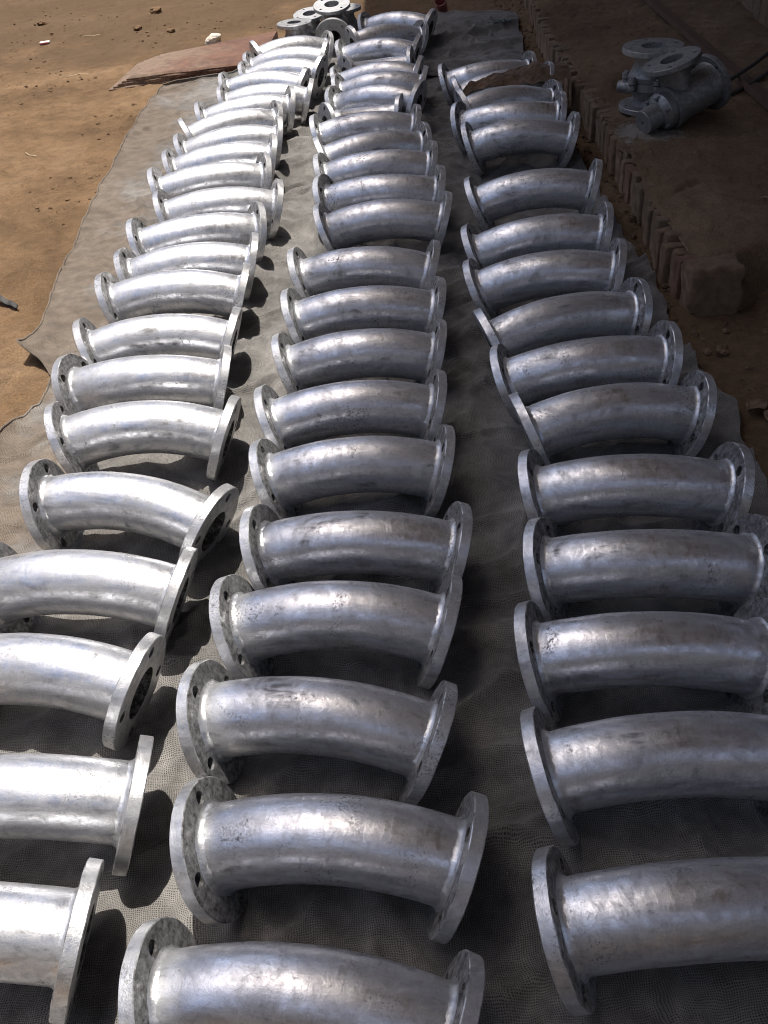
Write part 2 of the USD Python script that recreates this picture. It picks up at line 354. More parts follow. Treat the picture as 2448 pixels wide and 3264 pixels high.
# ------------------------------------------------------------------ ground
MAT_L = [(-3, -1.20), (2.55, -1.25), (2.62, -1.27), (2.78, -1.29), (2.98, -1.20), (3.18, -1.20), (3.30, -1.26), (3.38, -1.36), (3.43, -1.35), (3.67, -1.35), (4.13, -1.37), (4.34, -1.36),
         (5.13, -1.36), (5.57, -1.35), (6.35, -1.33), (6.86, -1.30), (7.30, -1.24), (7.34, -1.02), (7.41, -0.75), (7.6, -0.45), (7.8, -0.2), (8.2, 0.0)]
MAT_R = [(-3, 1.02), (1.97, 1.08), (2.28, 1.12), (2.48, 1.18), (2.6, 1.12), (2.92, 1.13), (3.1, 1.14), (3.55, 1.18), (3.94, 1.19), (4.34, 1.20), (5.3, 1.24), (7.0, 1.31), (7.6, 1.30), (8.2, 1.2)]
def mat_l(y):
    return np.interp(y, [p[0] for p in MAT_L], [p[1] for p in MAT_L])
def mat_r(y):
    return np.interp(y, [p[0] for p in MAT_R], [p[1] for p in MAT_R])

PLAT_Y, PLAT_Z = 3.10, 0.19
def edge_x(y):
    return 0.995 + 0.0714 * y
def step_x(y):
    return 2.78 + 0.12 * (y - 6.3)

def ground_z(x, y):
    p = P3(x, y)
    z = (fbm(p * 1.3, 3, 1) - 0.5) * 0.05 + (fbm(p * 7, 4, 2) - 0.5) * 0.03
    lump = fbm(p * 22, 3, 3)
    z = z + np.clip(lump - 0.58, 0, 1) * 0.07
    z = z - 0.012
    d = np.minimum(np.minimum(x - mat_l(y) - 0.02, mat_r(y) - 0.02 - x), 7.9 - y)
    m = smooth01(d / 0.10)
    z = z * (1 - m) + m * (-0.035)
    near = np.exp(-((x - edge_x(y) + 0.04) / 0.07) ** 2) * (y > 3.0)            # crumbled earth at the foot of the bricks
    z = z + near * 0.035 * fbm(p * 9, 2, 5)
    s = smooth01((x - 1.45) / 0.25) * smooth01((y - 2.5) / 0.8)      # earth bank at the end of the platform
    z = z + s * 0.10 * (0.7 + 0.6 * fbm(p * 3, 2, 6))
    z = np.where((x > edge_x(y) + 0.06) & (y > PLAT_Y + 0.2), np.minimum(z, 0.05), z)
    return z

xs = np.unique(np.concatenate([np.linspace(-60, -6, 28), np.linspace(-6, -4.0, 34), np.linspace(-4.0, 2.4, 270), np.linspace(2.4, 6, 40), np.linspace(6, 60, 28)]))
ys = np.unique(np.concatenate([np.linspace(-40, -2, 20), np.linspace(-2, 1.5, 30), np.linspace(1.5, 9.6, 320), np.linspace(9.6, 13, 70), np.linspace(13, 18, 30), np.linspace(18, 90, 30)]))
X, Y = np.meshgrid(xs, ys)
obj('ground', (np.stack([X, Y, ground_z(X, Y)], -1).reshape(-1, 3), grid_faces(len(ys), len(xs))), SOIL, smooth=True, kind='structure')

# raised earth platform to the right, and the higher step behind it
def plat_z(x, y):
    p = P3(x, y)
    z = PLAT_Z + (fbm(p * 2.2, 3, 11) - 0.5) * 0.03 + (fbm(p * 11, 4, 12) - 0.5) * 0.022 + np.clip(fbm(p * 26, 3, 13) - 0.6, 0, 1) * 0.05
    front = PLAT_Y + 0.03 + 0.05 * (fbm(P3(x * 4, y * 0), 2, 14) - 0.5) + smooth01((x - 1.42) / 0.15) * 0.16 * fbm(P3(x * 3, y * 0), 2, 15)
    z = z - smooth01((front + 0.09 - y) / 0.16) * 0.26
    ridge = np.exp(-((y - 3.85 - 0.10 * np.sin(x * 9)) / 0.022) ** 2) * smooth01((x - 1.35) / 0.1) * smooth01((1.85 - x) / 0.1)
    z = z - ridge * 0.022
    edge = smooth01((edge_x(y) + 0.14 - x) / 0.10)
    z = z - edge * (0.002 + 0.030 * fbm(P3(x * 5, y * 9), 3, 16)) - smooth01((edge_x(y) + 0.035 - x) / 0.05) * (0.030 + 0.03 * fbm(P3(x, y * 14), 2, 17))
    return z
pu = np.linspace(0, 1, 110)
py = np.unique(np.concatenate([np.linspace(PLAT_Y - 0.02, 9.5, 290), np.linspace(9.5, 15, 30)]))
U, Y = np.meshgrid(pu, py)
X = edge_x(Y) + 0.016 + U ** 1.35 * (step_x(Y) + 0.12 - edge_x(Y) - 0.016)
X = X + np.exp(-U / 0.03) * 0.060 * (fbm(P3(Y * 9, U * 0), 4, 18) - 0.42)
obj('earth_platform', (np.stack([X, Y, plat_z(X, Y)], -1).reshape(-1, 3), grid_faces(len(py), len(pu))), SOIL_DARK, smooth=True, kind='structure')
pu = np.linspace(0, 1, 60)
py2 = np.linspace(4.9, 15, 110)
U, Y = np.meshgrid(pu, py2)
X = step_x(Y) + 0.06 + U * (6.5 - step_x(Y))
Z = 0.44 + (fbm(P3(X * 2, Y * 2), 4, 21) - 0.5) * 0.06 - smooth01((5.3 - Y) / 0.35) * 0.5
obj('earth_step', (np.stack([X, Y, Z], -1).reshape(-1, 3), grid_faces(len(py2), len(pu))), SOIL_DARK, smooth=True, kind='structure')

# ------------------------------------------------------------------ burlap sheet under the bends
def wrinkle(x, y, seed=0):
    p = P3(x, y)
    w = P3(fbm(p * 2.0, 2, 31 + seed) * 0.5, fbm(p * 2.0, 2, 32 + seed) * 0.5) + p
    r1 = 1 - np.abs(2 * noise(w * np.array([5.0, 3.0, 1]), 33 + seed) - 1)
    r2 = 1 - np.abs(2 * noise(w * np.array([4.0, 11.0, 1]) + 5.5, 34 + seed) - 1)
    r3 = 1 - np.abs(2 * noise(w * np.array([17.0, 14.0, 1]) + 9.5, 35 + seed) - 1)
    return 0.036 * r1 ** 4 + 0.030 * r2 ** 6 + 0.012 * r3 ** 4 + 0.016 * (fbm(p * 6, 2, 36 + seed) - 0.5)

ny, nx = 620, 210
vv = np.linspace(0.15, 8.1, ny)
uu = np.linspace(0, 1, nx)
U, V = np.meshgrid(uu, vv)
jag_l = 0.03 * (fbm(P3(vv * 5, vv * 0), 3, 41) - 0.5)
jag_r = 0.05 * (fbm(P3(vv * 5, vv * 0 + 7), 3, 42) - 0.5)
XL = (mat_l(vv) + jag_l)[:, None]
XR = (mat_r(vv) + jag_r)[:, None]
X = XL + (XR - XL) * U
Y = V
dl, dr = X - XL, XR - X
flap = np.exp(-((Y - 3.40) / 0.09) ** 2) * np.exp(-dl / 0.07)
flap2 = np.exp(-((Y - 2.76) / 0.09) ** 2) * np.exp(-dl / 0.05)
lift = np.exp(-dl / 0.03) * 0.014 * (0.3 + 1.4 * fbm(P3(Y * 6, Y * 0), 2, 43)) + flap * 0.05 + flap2 * 0.035
lift = lift + np.exp(-dr / 0.05) * 0.02 * fbm(P3(Y * 5, Y * 0 + 3), 2, 44)
crease = np.exp(-((X + 1.08 + 0.02 * (Y - 4.5) - 0.03 * np.sin(Y * 7)) / 0.018) ** 2) * smooth01((Y - 4.35) / 0.1) * smooth01((5.1 - Y) / 0.1)
Z = wrinkle(X, Y) * (0.42 + 0.58 * smooth01((X + 0.85) / 0.35)) + lift - 0.003 + 0.022 * crease
sheet = thing('burlap_sheet', 'long grey burlap sheet spread over the ground under the three rows of pipe bends', 'sheet')
obj('cloth', (np.stack([X, Y, Z], -1).reshape(-1, 3), grid_faces(ny, nx)), BURLAP, sheet, smooth=True)
hem = np.stack([X[:, 0], Y[:, 0], Z[:, 0]], -1)[::2]
obj('hem', tube(hem, 0.0045, 6), BURLAP, sheet, smooth=True)

# far grey sheet, folded, at the end of the middle row
ny, nx = 110, 110
U, V = np.meshgrid(np.linspace(0, 1, nx), np.linspace(0, 1, ny))
Y = 6.70 + V * (1.92 - 0.30 * U * U)
X = 0.40 + 0.40 * V + U * (0.90 - 0.17 * V) + 0.03 * (fbm(P3(Y * 4, U), 2, 51) - 0.5)
def fold(y0, k, w, h):
    return h * np.exp(-((Y - y0 - k * (X - 0.5)) / w) ** 2)
Z = 0.016 + 0.5 * wrinkle(X, Y, 7) + fold(7.50, 0.35, 0.055, 0.055) + fold(7.20, 0.15, 0.04, 0.035) + fold(6.95, -0.1, 0.05, 0.025) + fold(7.95, 0.05, 0.07, 0.04)
obj('grey_sheet', (np.stack([X, Y, Z], -1).reshape(-1, 3), grid_faces(ny, nx)), BURLAP_FAR, smooth=True,
    label='rumpled grey cloth at the far end of the middle row, beside the brick edge', cat='sheet')

# folded red-brown sacking at the far left
red = thing('folded_sacking', 'reddish brown folded sacking lying behind the far left corner of the burlap', 'sacking')
A, B, C, D = np.array([-1.66, 7.41]), np.array([-0.52, 7.50]), np.array([-0.42, 8.42]), np.array([-1.55, 8.12])
for k in range(5):
    off = k * 0.013
    n1 = 44
    U, V = np.meshgrid(np.linspace(0, 1, n1), np.linspace(0, 1, n1))
    s0 = 0.015 * k + (0.20 * k / 4 if k > 2 else 0)
    a, b, c, d = A + [0.035 * k, 0.006 * k], B, C, D + [0.05 * k, -0.015 * k]
    base = (a[None, None] * (1 - U)[..., None] + b * U[..., None]) * (1 - V)[..., None] + (d * (1 - U)[..., None] + c * U[..., None]) * V[..., None]
    base[..., 1] += 0.02 * (fbm(P3(base[..., 0] * 6, k * 3.0 + 0 * U), 2, 60 + k) - 0.5)
    edge = np.minimum(np.minimum(U, 1), np.minimum(V, 1 - V)) * 1.0
    ze = smooth01(edge / 0.03)
    zt = off + 0.013 * np.sqrt(np.clip(ze, 0, 1)) + 0.012 * (fbm(P3(base[..., 0] * 4, base[..., 1] * 4), 3, 70) - 0.5) + 0.004
    zb = np.full_like(zt, off - 0.012)
    top = np.dstack([base, zt]).reshape(-1, 3)
    bot = np.dstack([base, np.minimum(zb, zt - 0.002)]).reshape(-1, 3)
    f = grid_faces(n1, n1)
    rim = np.concatenate([np.arange(n1), np.arange(1, n1) * n1 + n1 - 1, (n1 - 1) * n1 + np.arange(n1 - 2, -1, -1), np.arange(n1 - 2, 0, -1) * n1])
    nr = np.roll(rim, -1); N = n1 * n1
    side = np.vstack([np.stack([rim, rim + N, nr + N], 1), np.stack([rim, nr + N, nr], 1)])
    obj('fold', (np.vstack([top, bot]), np.vstack([f, f[:, ::-1] + N, side])), BURLAP_RED, red, smooth=40)

# ------------------------------------------------------------------ brick edging
rng = random.Random(5)
def brick_row(t, xf, y0, y1, pitch, h, depth, zt, seed, lean=0.0):
    y, k = y0, 0
    while y < y1:
        w = pitch * rng.uniform(0.86, 1.06)
        hh = h + 0.05
        v, f = rounded_box(depth, w * 0.90, hh, 0.011, 3 if y < 6.5 else 2, 0.010, seed + k, 26)
        ztop = zt + rng.uniform(-0.040, -0.018)
        tilt = rng.uniform(-0.05, 0.05) + lean
        R = np.array([[1, 0, 0], [0, math.cos(tilt), -math.sin(tilt)], [0, math.sin(tilt), math.cos(tilt)]])
        a = rng.uniform(-0.04, 0.04)
        R = np.array([[math.cos(a), -math.sin(a), 0], [math.sin(a), math.cos(a), 0], [0, 0, 1]]) @ R
        x = float(xf(y)) - 0.01
        dx = rng.uniform(-0.012, 0.016) + 0.02 * math.sin(y * 1.7)
        obj('brick', moved((v, f), (x + depth / 2 + dx, y + w / 2, ztop - hh / 2), R), rng.choices(BRICKS, (5, 5, 1))[0], t, smooth=50)
        y += w; k += 1
edging = thing('brick_edging', 'row of worn upright bricks edging the earth platform beside the shaded pipe row', 'brick edging')
brick_row(edging, edge_x, PLAT_Y + 0.12, 10.4, 0.078, PLAT_Z, 0.12, PLAT_Z + 0.004, 100)
v, f = rounded_box(0.20, 0.13, 0.24, 0.018, 4, 0.020, 77, 16)
obj('brick', moved((v, f), (edge_x(PLAT_Y) + 0.10, PLAT_Y + 0.055, PLAT_Z - 0.12 - 0.004)), BRICKS[0], edging, smooth=50, label='large corner block at the near end of the edging')
edging2 = thing('brick_edging', 'higher brick row at the back of the earth platform, right of the rusty bar', 'brick edging')
brick_row(edging2, step_x, 5.3, 10.5, 0.11, 0.26, 0.12, 0.44, 300)

# rusty bar on the platform
bar = thing('rusty_angle_bar', 'long rusty steel angle bar lying on the earth platform behind the valves', 'steel bar')
def bar_mesh(w, h, off, zo):
    return m3.Manifold.cube((w, 6.2, h), False).translate((off, 3.4, zo)).rotate((0, 0, 0))
def bar_place(m):
    v, f = man(m)
    c, s = math.cos(0.013), math.sin(0.013)
    return np.stack([v[:, 0] + (v[:, 1] - 6) * 0.055, v[:, 1], v[:, 2]], 1), f
obj('flat_leg', bar_place(bar_mesh(0.085, 0.008, 2.20, PLAT_Z + 0.012)), RUST, bar, smooth=False)
obj('upright_leg', bar_place(bar_mesh(0.008, 0.035, 2.1915, PLAT_Z + 0.012)), RUST, bar, smooth=False)

# ------------------------------------------------------------------ pipe bends
TH, CH, RP, RI, RF, TF = 0.681222, 0.449502, 0.0825, 0.068, 0.13734, 0.0284
RB = CH / 2 / math.sin(TH / 2)

def arc_frame(u):
    c = np.stack([RB * np.sin(u), RB * (np.cos(u) - math.cos(TH / 2)), 0 * u], -1)
    t = np.stack([np.cos(u), -np.sin(u), 0 * u], -1)
    n = np.stack([np.sin(u), np.cos(u), 0 * u], -1)
    return c, t, n

def pipe_mesh(seed):
    nu, ns = 46, 56
    u = np.linspace(-TH / 2, TH / 2, nu)
    a = np.arange(ns) * 2 * PI / ns
    c, t, n = arc_frame(u)
    dirs = n[:, None] * np.cos(a)[None, :, None] + np.array([0, 0, 1.0]) * np.sin(a)[None, :, None]
    out = c[:, None] + dirs * RP
    d = (fbm(out * 14 + seed * 3.1, 2, seed) - 0.5) * 0.0016 + (fbm(out * 60 + seed, 2, seed + 9) - 0.5) * 0.0004
    out = out + dirs * d[..., None]
    inn = c[:, None] + dirs * RI
    v = np.concatenate([out.reshape(-1, 3), inn.reshape(-1, 3)])
    f = []
    for i in range(nu - 1):
        for j in range(ns):
            k = (j + 1) % ns
            p, q, r, s = i * ns + j, i * ns + k, (i + 1) * ns + k, (i + 1) * ns + j
            f += [(p, r, q), (p, s, r)]
            o = nu * ns
            f += [(p + o, q + o, r + o), (p + o, r + o, s + o)]
    return v, np.array(f)

def end_place(mesh, side):
    """local lathe frame (z outward, 0 at the flange's inner face) to the end of the bend"""
    v, f, _ = arrays(mesh)
    c, t, n = arc_frame(np.array([side * TH / 2]))
    ax = t[0] * side
    x = n[0]; y = np.cross(ax, x)
    return c[0] + v[:, :1] * x + v[:, 1:2] * y + v[:, 2:3] * ax, f

def flange_mesh(seed, spin):
    ch = 0.0018
    prof = [(0.062, 0.0), (RF - ch, 0.0), (RF, ch), (RF, TF - ch), (RF - ch, TF), (0.062, TF)]
    m = lathe(prof, 72)
    for k in range(4):
        a = spin + k * PI / 2
        m = m - m3.Manifold.cylinder(0.2, 0.0142, 0.0142, 20).translate((0.1085 * math.cos(a), 0.1085 * math.sin(a), -0.05))
    v, f = man(m.refine_to_length(0.014))
    r = np.hypot(v[:, 0], v[:, 1])
    ang = np.stack([v[:, 0], v[:, 1], v[:, 2] * 0.3], 1)
    w = smooth01((r - 0.122) / 0.012)
    k = 1 + w * ((fbm(ang * 14 + seed * 5.0, 2, seed) - 0.5) * 0.022 + (noise(ang * 55 + seed, seed + 3) - 0.5) * 0.008)
    v[:, 0] *= k; v[:, 1] *= k
    v[:, 2] += w * (noise(ang * 45 + 3.3 * seed, seed + 5) - 0.5) * 0.0014
    return v, f

def grime_shade_of(side):
    c, t, n = arc_frame(np.array([side * TH / 2]))
    ax = t[0] * side
    def f(v, nrm):
        facing = -(nrm @ ax)                                   # 1 on the inner face, -1 on the mating face
        rad = v - c[0]; rad = np.linalg.norm(rad - np.outer(rad @ ax, ax), axis=1)
        return np.where(facing > 0.7, 1.0, np.where(facing < -0.7, 0.45, np.where(rad < 0.126, 1.2, 0.0)))  # inner-face grime; hole and bore walls painted dark as recess shade
    return f

def weld_mesh(seed):
    n, ns = 7, 72
    a = np.arange(ns) * 2 * PI / ns
    wob = 1 + 0.35 * (fbm(np.stack([np.cos(a) * 4, np.sin(a) * 4, 0 * a + seed], 1), 3, seed) - 0.5) * 2
    rip = 0.0006 * np.sin(a * 46 + seed)
    v = []
    for i in range(n):
        s = i / (n - 1) * PI / 2
        L, H = 0.018 * wob, 0.013 * wob
        z = -L * (1 - np.sin(s)) * 1.0
        r = RP - 0.001 + H * (1 - np.cos(s)) + rip * math.sin(2 * s)
        v.append(np.stack([r * np.cos(a), r * np.sin(a), z + 0.0006], 1))
    v = np.vstack(v)
    f = []
    for i in range(n - 1):
        for j in range(ns):
            k = (j + 1) % ns
            p, q, r, s = i * ns + j, i * ns + k, (i + 1) * ns + k, (i + 1) * ns + j
            f += [(p, q, r), (p, r, s)]
    return v, np.array(f)

BENDS = [  # row, number from the far end, x, y, yaw, roll, size
    ('L', 1, -0.275, 7.182, 0.300, 1.543, 0.997, -0.046, -0.002),
    ('L', 2, -0.298, 6.868, -0.172, 1.604, 0.997, 0.064, -0.002),
    ('L', 3, -0.328, 6.595, -0.262, 1.280, 0.993, 0.035, -0.004),
    ('L', 4, -0.444, 6.382, -0.216, 1.363, 0.991, -0.000, -0.005),
    ('L', 5, -0.420, 6.044, -0.100, 1.706, 0.999, -0.016, -0.001),
    ('L', 6, -0.530, 5.796, 0.049, 1.902, 1.002, 0.037, 0.001),
    ('L', 7, -0.609, 5.549, 0.267, 1.637, 1.001, -0.002, 0.001),
    ('L', 8, -0.592, 5.216, 0.047, 1.755, 1.003, 0.041, 0.002),
    ('L', 9, -0.619, 4.934, 0.024, 1.737, 1.008, 0.029, 0.005),
    ('L', 10, -0.659, 4.653, 0.120, 1.929, 1.014, -0.017, 0.007),
    ('L', 11, -0.590, 4.291, 0.054, 1.775, 1.006, -0.039, 0.004),
    ('L', 12, -0.668, 3.993, 0.129, 1.988, 1.012, -0.028, 0.006),
    ('L', 13, -0.678, 3.694, 0.005, 1.636, 1.004, 0.003, 0.002),
    ('L', 14, -0.708, 3.415, -0.015, 1.505, 1.006, -0.044, 0.003),
    ('L', 15, -0.727, 3.044, -0.003, 1.203, 1.004, -0.041, 0.002),
    ('L', 16, -0.740, 2.773, -0.056, 1.764, 1.003, -0.030, 0.002),
    ('L', 17, -0.708, 2.456, -0.038, 1.115, 0.999, -0.065, -0.001),
    ('L', 18, -0.712, 2.072, -0.264, 0.932, 0.990, -0.106, -0.006),
    ('L', 19, -0.786, 1.774, -0.165, 1.456, 1.002, -0.047, 0.001),
    ('L', 20, -0.843, 1.492, -0.231, 1.335, 1.002, 0.010, 0.001),
    ('L', 21, -0.813, 1.161, -0.103, 1.770, 1.003, -0.046, 0.002),
    ('L', 22, -0.876, 0.895, -0.123, 1.709, 0.998, -0.016, -0.001),
    ('M', 1, 0.513, 7.621, -0.431, 1.507, 0.997, 0.026, -0.002),
    ('M', 2, 0.398, 7.210, 0.326, 1.573, 0.993, -0.094, -0.004),
    ('M', 3, 0.324, 6.857, -0.282, 1.498, 1.001, 0.018, 0.000),
    ('M', 4, 0.298, 6.566, 0.118, -0.200, 0.915, 0.000, 0.000),
    ('M', 5, 0.275, 6.217, -0.232, 1.464, 0.995, 0.062, -0.003),
    ('M', 6, 0.278, 6.004, -0.197, 1.681, 0.998, 0.031, -0.001),
    ('M', 7, 0.229, 5.699, -0.408, 1.462, 1.000, 0.066, 0.000),
    ('M', 8, 0.145, 5.543, 0.026, -0.200, 0.900, 0.000, 0.000),
    ('M', 9, 0.142, 5.203, -0.060, 1.796, 1.015, 0.005, 0.008),
    ('M', 10, 0.151, 4.862, 0.155, 1.777, 1.009, -0.015, 0.005),
    ('M', 11, 0.156, 4.561, -0.059, 1.861, 1.014, 0.016, 0.008),
    ('M', 12, 0.153, 4.229, -0.123, 1.976, 1.018, 0.008, 0.009),
    ('M', 13, 0.145, 3.914, -0.091, 1.555, 1.008, 0.015, 0.004),
    ('M', 14, 0.034, 3.445, -0.092, 1.563, 1.006, -0.024, 0.003),
    ('M', 15, 0.014, 3.102, -0.045, 1.649, 1.005, -0.017, 0.003),
    ('M', 16, -0.016, 2.799, -0.055, 1.552, 0.995, 0.000, -0.003),
    ('M', 17, -0.061, 2.456, -0.019, 1.488, 1.000, -0.014, -0.000),
    ('M', 18, -0.069, 2.170, -0.066, 1.521, 0.988, -0.000, -0.006),
    ('M', 19, -0.078, 1.821, -0.108, 1.606, 0.991, -0.044, -0.005),
    ('M', 20, -0.137, 1.560, -0.150, 1.348, 0.995, -0.015, -0.003),
    ('M', 21, -0.191, 1.265, -0.211, 1.304, 0.984, -0.057, -0.008),
    ('M', 22, -0.170, 0.973, -0.190, 1.247, 0.991, -0.011, -0.005),
    ('M', 23, -0.227, 0.680, -0.198, 1.090, 0.985, -0.060, -0.008),
    ('R', 1, 0.921, 6.000, -0.036, 2.135, 0.995, 0.038, -0.003),
    ('R', 2, 0.967, 5.707, -0.006, 1.626, 1.003, 0.039, 0.002),
    ('R', 3, 0.935, 5.384, 0.162, 1.619, 0.998, -0.059, -0.001),
    ('R', 4, 0.897, 5.081, -0.216, 2.180, 1.018, 0.052, 0.009),
    ('R', 5, 0.903, 4.805, -0.152, 1.710, 0.999, 0.029, -0.001),
    ('R', 6, 0.818, 4.018, -0.178, 1.520, 1.009, 0.089, 0.005),
    ('R', 7, 0.736, 3.518, -0.146, 1.679, 1.001, 0.111, 0.001),
    ('R', 8, 0.697, 3.191, -0.156, 1.587, 1.001, 0.096, 0.000),
    ('R', 9, 0.682, 2.844, 0.093, 1.481, 1.004, 0.043, 0.002),
    ('R', 10, 0.690, 2.551, -0.100, 1.811, 0.991, 0.091, -0.005),
    ('R', 11, 0.701, 2.274, -0.004, 1.333, 0.995, 0.009, -0.003),
    ('R', 12, 0.663, 1.923, -0.177, 1.740, 1.003, 0.028, 0.002),
    ('R', 13, 0.620, 1.630, -0.174, 1.919, 1.003, 0.020, 0.002),
    ('R', 14, 0.544, 1.360, -0.132, 1.692, 0.997, -0.009, -0.002),
    ('R', 15, 0.508, 1.078, -0.059, 1.522, 0.997, -0.014, -0.002),
    ('R', 16, 0.468, 0.775, -0.046, 1.718, 0.992, 0.000, -0.004),
]
ORD = ['nearest', 'second', 'third', 'fourth', 'fifth', 'sixth', 'seventh', 'eighth', 'ninth', 'tenth', 'eleventh', 'twelfth', 'thirteenth', 'fourteenth',
       'fifteenth', 'sixteenth', 'seventeenth', 'eighteenth', 'nineteenth', 'twentieth', 'twenty-first', 'twenty-second', 'twenty-third']
ROWN = {'L': ('sunlit left row', 22), 'M': ('middle row', 23), 'R': ('shaded right row', 16)}
SPECIAL = {('M', 4): 'pipe bend lying flat with both open flanges facing forward, farther of the two',
           ('M', 8): 'pipe bend lying flat with both open flanges facing forward, nearer of the two',
           ('L', 1): 'farthest flanged pipe bend of the sunlit left row, in front of the grey valves',
           ('M', 1): 'farthest flanged pipe bend of the middle row, beside the rumpled grey cloth',
           ('R', 1): 'farthest flanged pipe bend of the shaded right row, behind the rust-brown sacking',
           ('R', 2): 'shaded pipe bend half covered by rust-brown sacking, second from far end of right row',
           ('R', 3): 'shaded pipe bend just in front of the rust-brown sacking, in the right row'}
NV = 4
protos = {}
_ca = np.linspace(0, 2 * PI, 72, endpoint=False)
def bend_matrix(x, y, yaw, roll, s, psi, lift):
    cr, sr, cy, sy, cp, sp = math.cos(roll), math.sin(roll), math.cos(yaw), math.sin(yaw), math.cos(psi), math.sin(psi)
    Rm = np.array([[cy, -sy, 0], [sy, cy, 0], [0, 0, 1]]) @ np.array([[cp, 0, -sp], [0, 1, 0], [sp, 0, cp]]) @ np.array([[1, 0, 0], [0, cr, -sr], [0, sr, cr]])
    low = 9.0
    for side in (-1, 1):
        n = np.array([side * math.cos(TH / 2), -math.sin(TH / 2), 0])
        b = np.array([0, 0, 1.0]); a = np.cross(n, b)
        for k in (0, TF):
            ring = np.array([side * CH / 2, 0, 0]) + n * k + RF * (np.outer(np.cos(_ca), a) + np.outer(np.sin(_ca), b))
            low = min(low, (ring @ Rm.T)[:, 2].min())
    m = Gf.Matrix4d(1.0)
    for i in range(3):
        m.SetRow3(i, Gf.Vec3d(*(Rm[:, i] * s).tolist()))
    m.SetTranslateOnly(Gf.Vec3d(x, y, -low * s + lift))
    return m

for idx, (row, num, x, y, yaw, roll, s, psi, lift) in enumerate(BENDS):
    var = (num * 7 + {'L': 0, 'M': 1, 'R': 2}[row]) % NV
    path = '/World/' + numbered('/World', 'pipe_bend')
    xf = UsdGeom.Xform.Define(stage, path)
    pr = xf.GetPrim()
    if var not in protos:
        protos[var] = path
        obj('pipe', pipe_mesh(var + 1), ZINC, pr, smooth=True)
        for side in (-1, 1):
            obj('flange', end_place(flange_mesh(var * 3 + side + 1, PI / 2 + (var - 1.5) * 0.16 + 0.08 * side), side), ZINC_FLANGE, pr, smooth=40, primvar=('grime_shade', grime_shade_of(side)))
        for side in (-1, 1):
            obj('weld_bead', end_place(weld_mesh(var * 2 + side + 3), side), ZINC_WELD, pr, smooth=True)
    else:
        pr.GetReferences().AddInternalReference(Sdf.Path(protos[var]))
        pr.SetInstanceable(True)
    ops = xf.GetOrderedXformOps()
    op = ops[0] if ops else xf.AddTransformOp()
    op.Set(bend_matrix(x, y, yaw, roll, s, psi, lift))
    rn, tot = ROWN[row]
    o = ORD[tot - num]
    lab = SPECIAL.get((row, num)) or ('galvanised flanged pipe bend, %s the near end of the %s' % (o if o != 'nearest' else 'first', rn)).replace('first the', 'first at the')
    if (row, num) not in SPECIAL and o != 'nearest':
        lab = 'galvanised flanged pipe bend, %s from the near end of the %s' % (o, rn)
    tag(pr, lab, 'pipe bend', 'flanged pipe bends laid in three rows')

# ------------------------------------------------------------------ valves
def ring_flange(r, rb, t, holes, rc, rh, seg=56):
    ch = 0.002
    m = lathe([(rb, 0), (r - ch, 0), (r, ch), (r, t - ch), (r - ch, t), (rb, t)], seg)
    for k in range(holes):
        a = PI / 4 + k * 2 * PI / holes
        m = m - m3.Manifold.cylinder(0.4, rh, rh, 16).translate((rc * math.cos(a), rc * math.sin(a), -0.1))
    return m

def shell(profile, rb, z0, z1, seg=48):
    return lathe(profile, seg) - m3.Manifold.cylinder(z1 - z0 + 0.2, rb, rb, 40).translate((0, 0, z0 - 0.1))

def bolt_mesh(L=0.05, r=0.008):
    return (m3.Manifold.cylinder(L, r, r, 12) + m3.Manifold.cylinder(0.011, r * 1.75, r * 1.75, 6).translate((0, 0, L - 0.002)) + m3.Manifold.cylinder(0.011, r * 1.75, r * 1.75, 6).translate((0, 0, -0.009)))

def standing_valve(label, loc, rz, k=1.0, tilt=None, group=None, mat=None):
    """ball valve standing on one flange: flange, lower body, bolted joint, upper body, flange"""
    t = thing('valve', label, 'valve', group=group)
    def put(name, m, **kw):
        v, f = man(m) if hasattr(m, 'to_mesh') else m
        v = v * k
        if tilt is not None:
            v = v @ np.asarray(tilt).T
        c, s = math.cos(rz), math.sin(rz)
        v = v @ np.array([[c, -s, 0], [s, c, 0], [0, 0, 1]]).T + np.asarray(loc)
        obj(name, (v, f), mat or CAST_SHADED, t, **kw)
    put('flange', ring_flange(0.150, 0.060, 0.026, 4, 0.118, 0.011))
    put('body', shell([(0, 0.024), (0.088, 0.024), (0.078, 0.05), (0.092, 0.085), (0.112, 0.105), (0.112, 0.142), (0, 0.142)], 0.058, 0, 0.2))
    put('upper_body', shell([(0, 0.1435), (0.108, 0.1435), (0.112, 0.168), (0.098, 0.195), (0.084, 0.225), (0.084, 0.274), (0, 0.274)], 0.058, 0.1, 0.3))
    put('flange', ring_flange(0.150, 0.060, 0.027, 4, 0.118, 0.011).translate((0, 0, 0.2735)))
    for q in range(6):
        a = q * PI / 3 + 0.2
        ear = (m3.Manifold.cylinder(0.022, 0.021, 0.021, 18).translate((0.126, 0, 0.118)) + m3.Manifold.cube((0.03, 0.034, 0.022), False).translate((0.1, -0.017, 0.118)))
        ear2 = ear.translate((0, 0, 0.0265))
        put('lug', (ear + ear2).rotate((0, 0, math.degrees(a))))
        put('bolt', bolt_mesh(0.052, 0.0075).translate((0.126, 0, 0.1155)).rotate((0, 0, math.degrees(a))))
    # spindle boss on the side
    boss = m3.Manifold.cylinder(0.09, 0.034, 0.028, 24).rotate((0, 90, 0)).translate((0.075, 0, 0.10)).rotate((0, 0, 12))
    put('spindle_boss', boss)
    return t

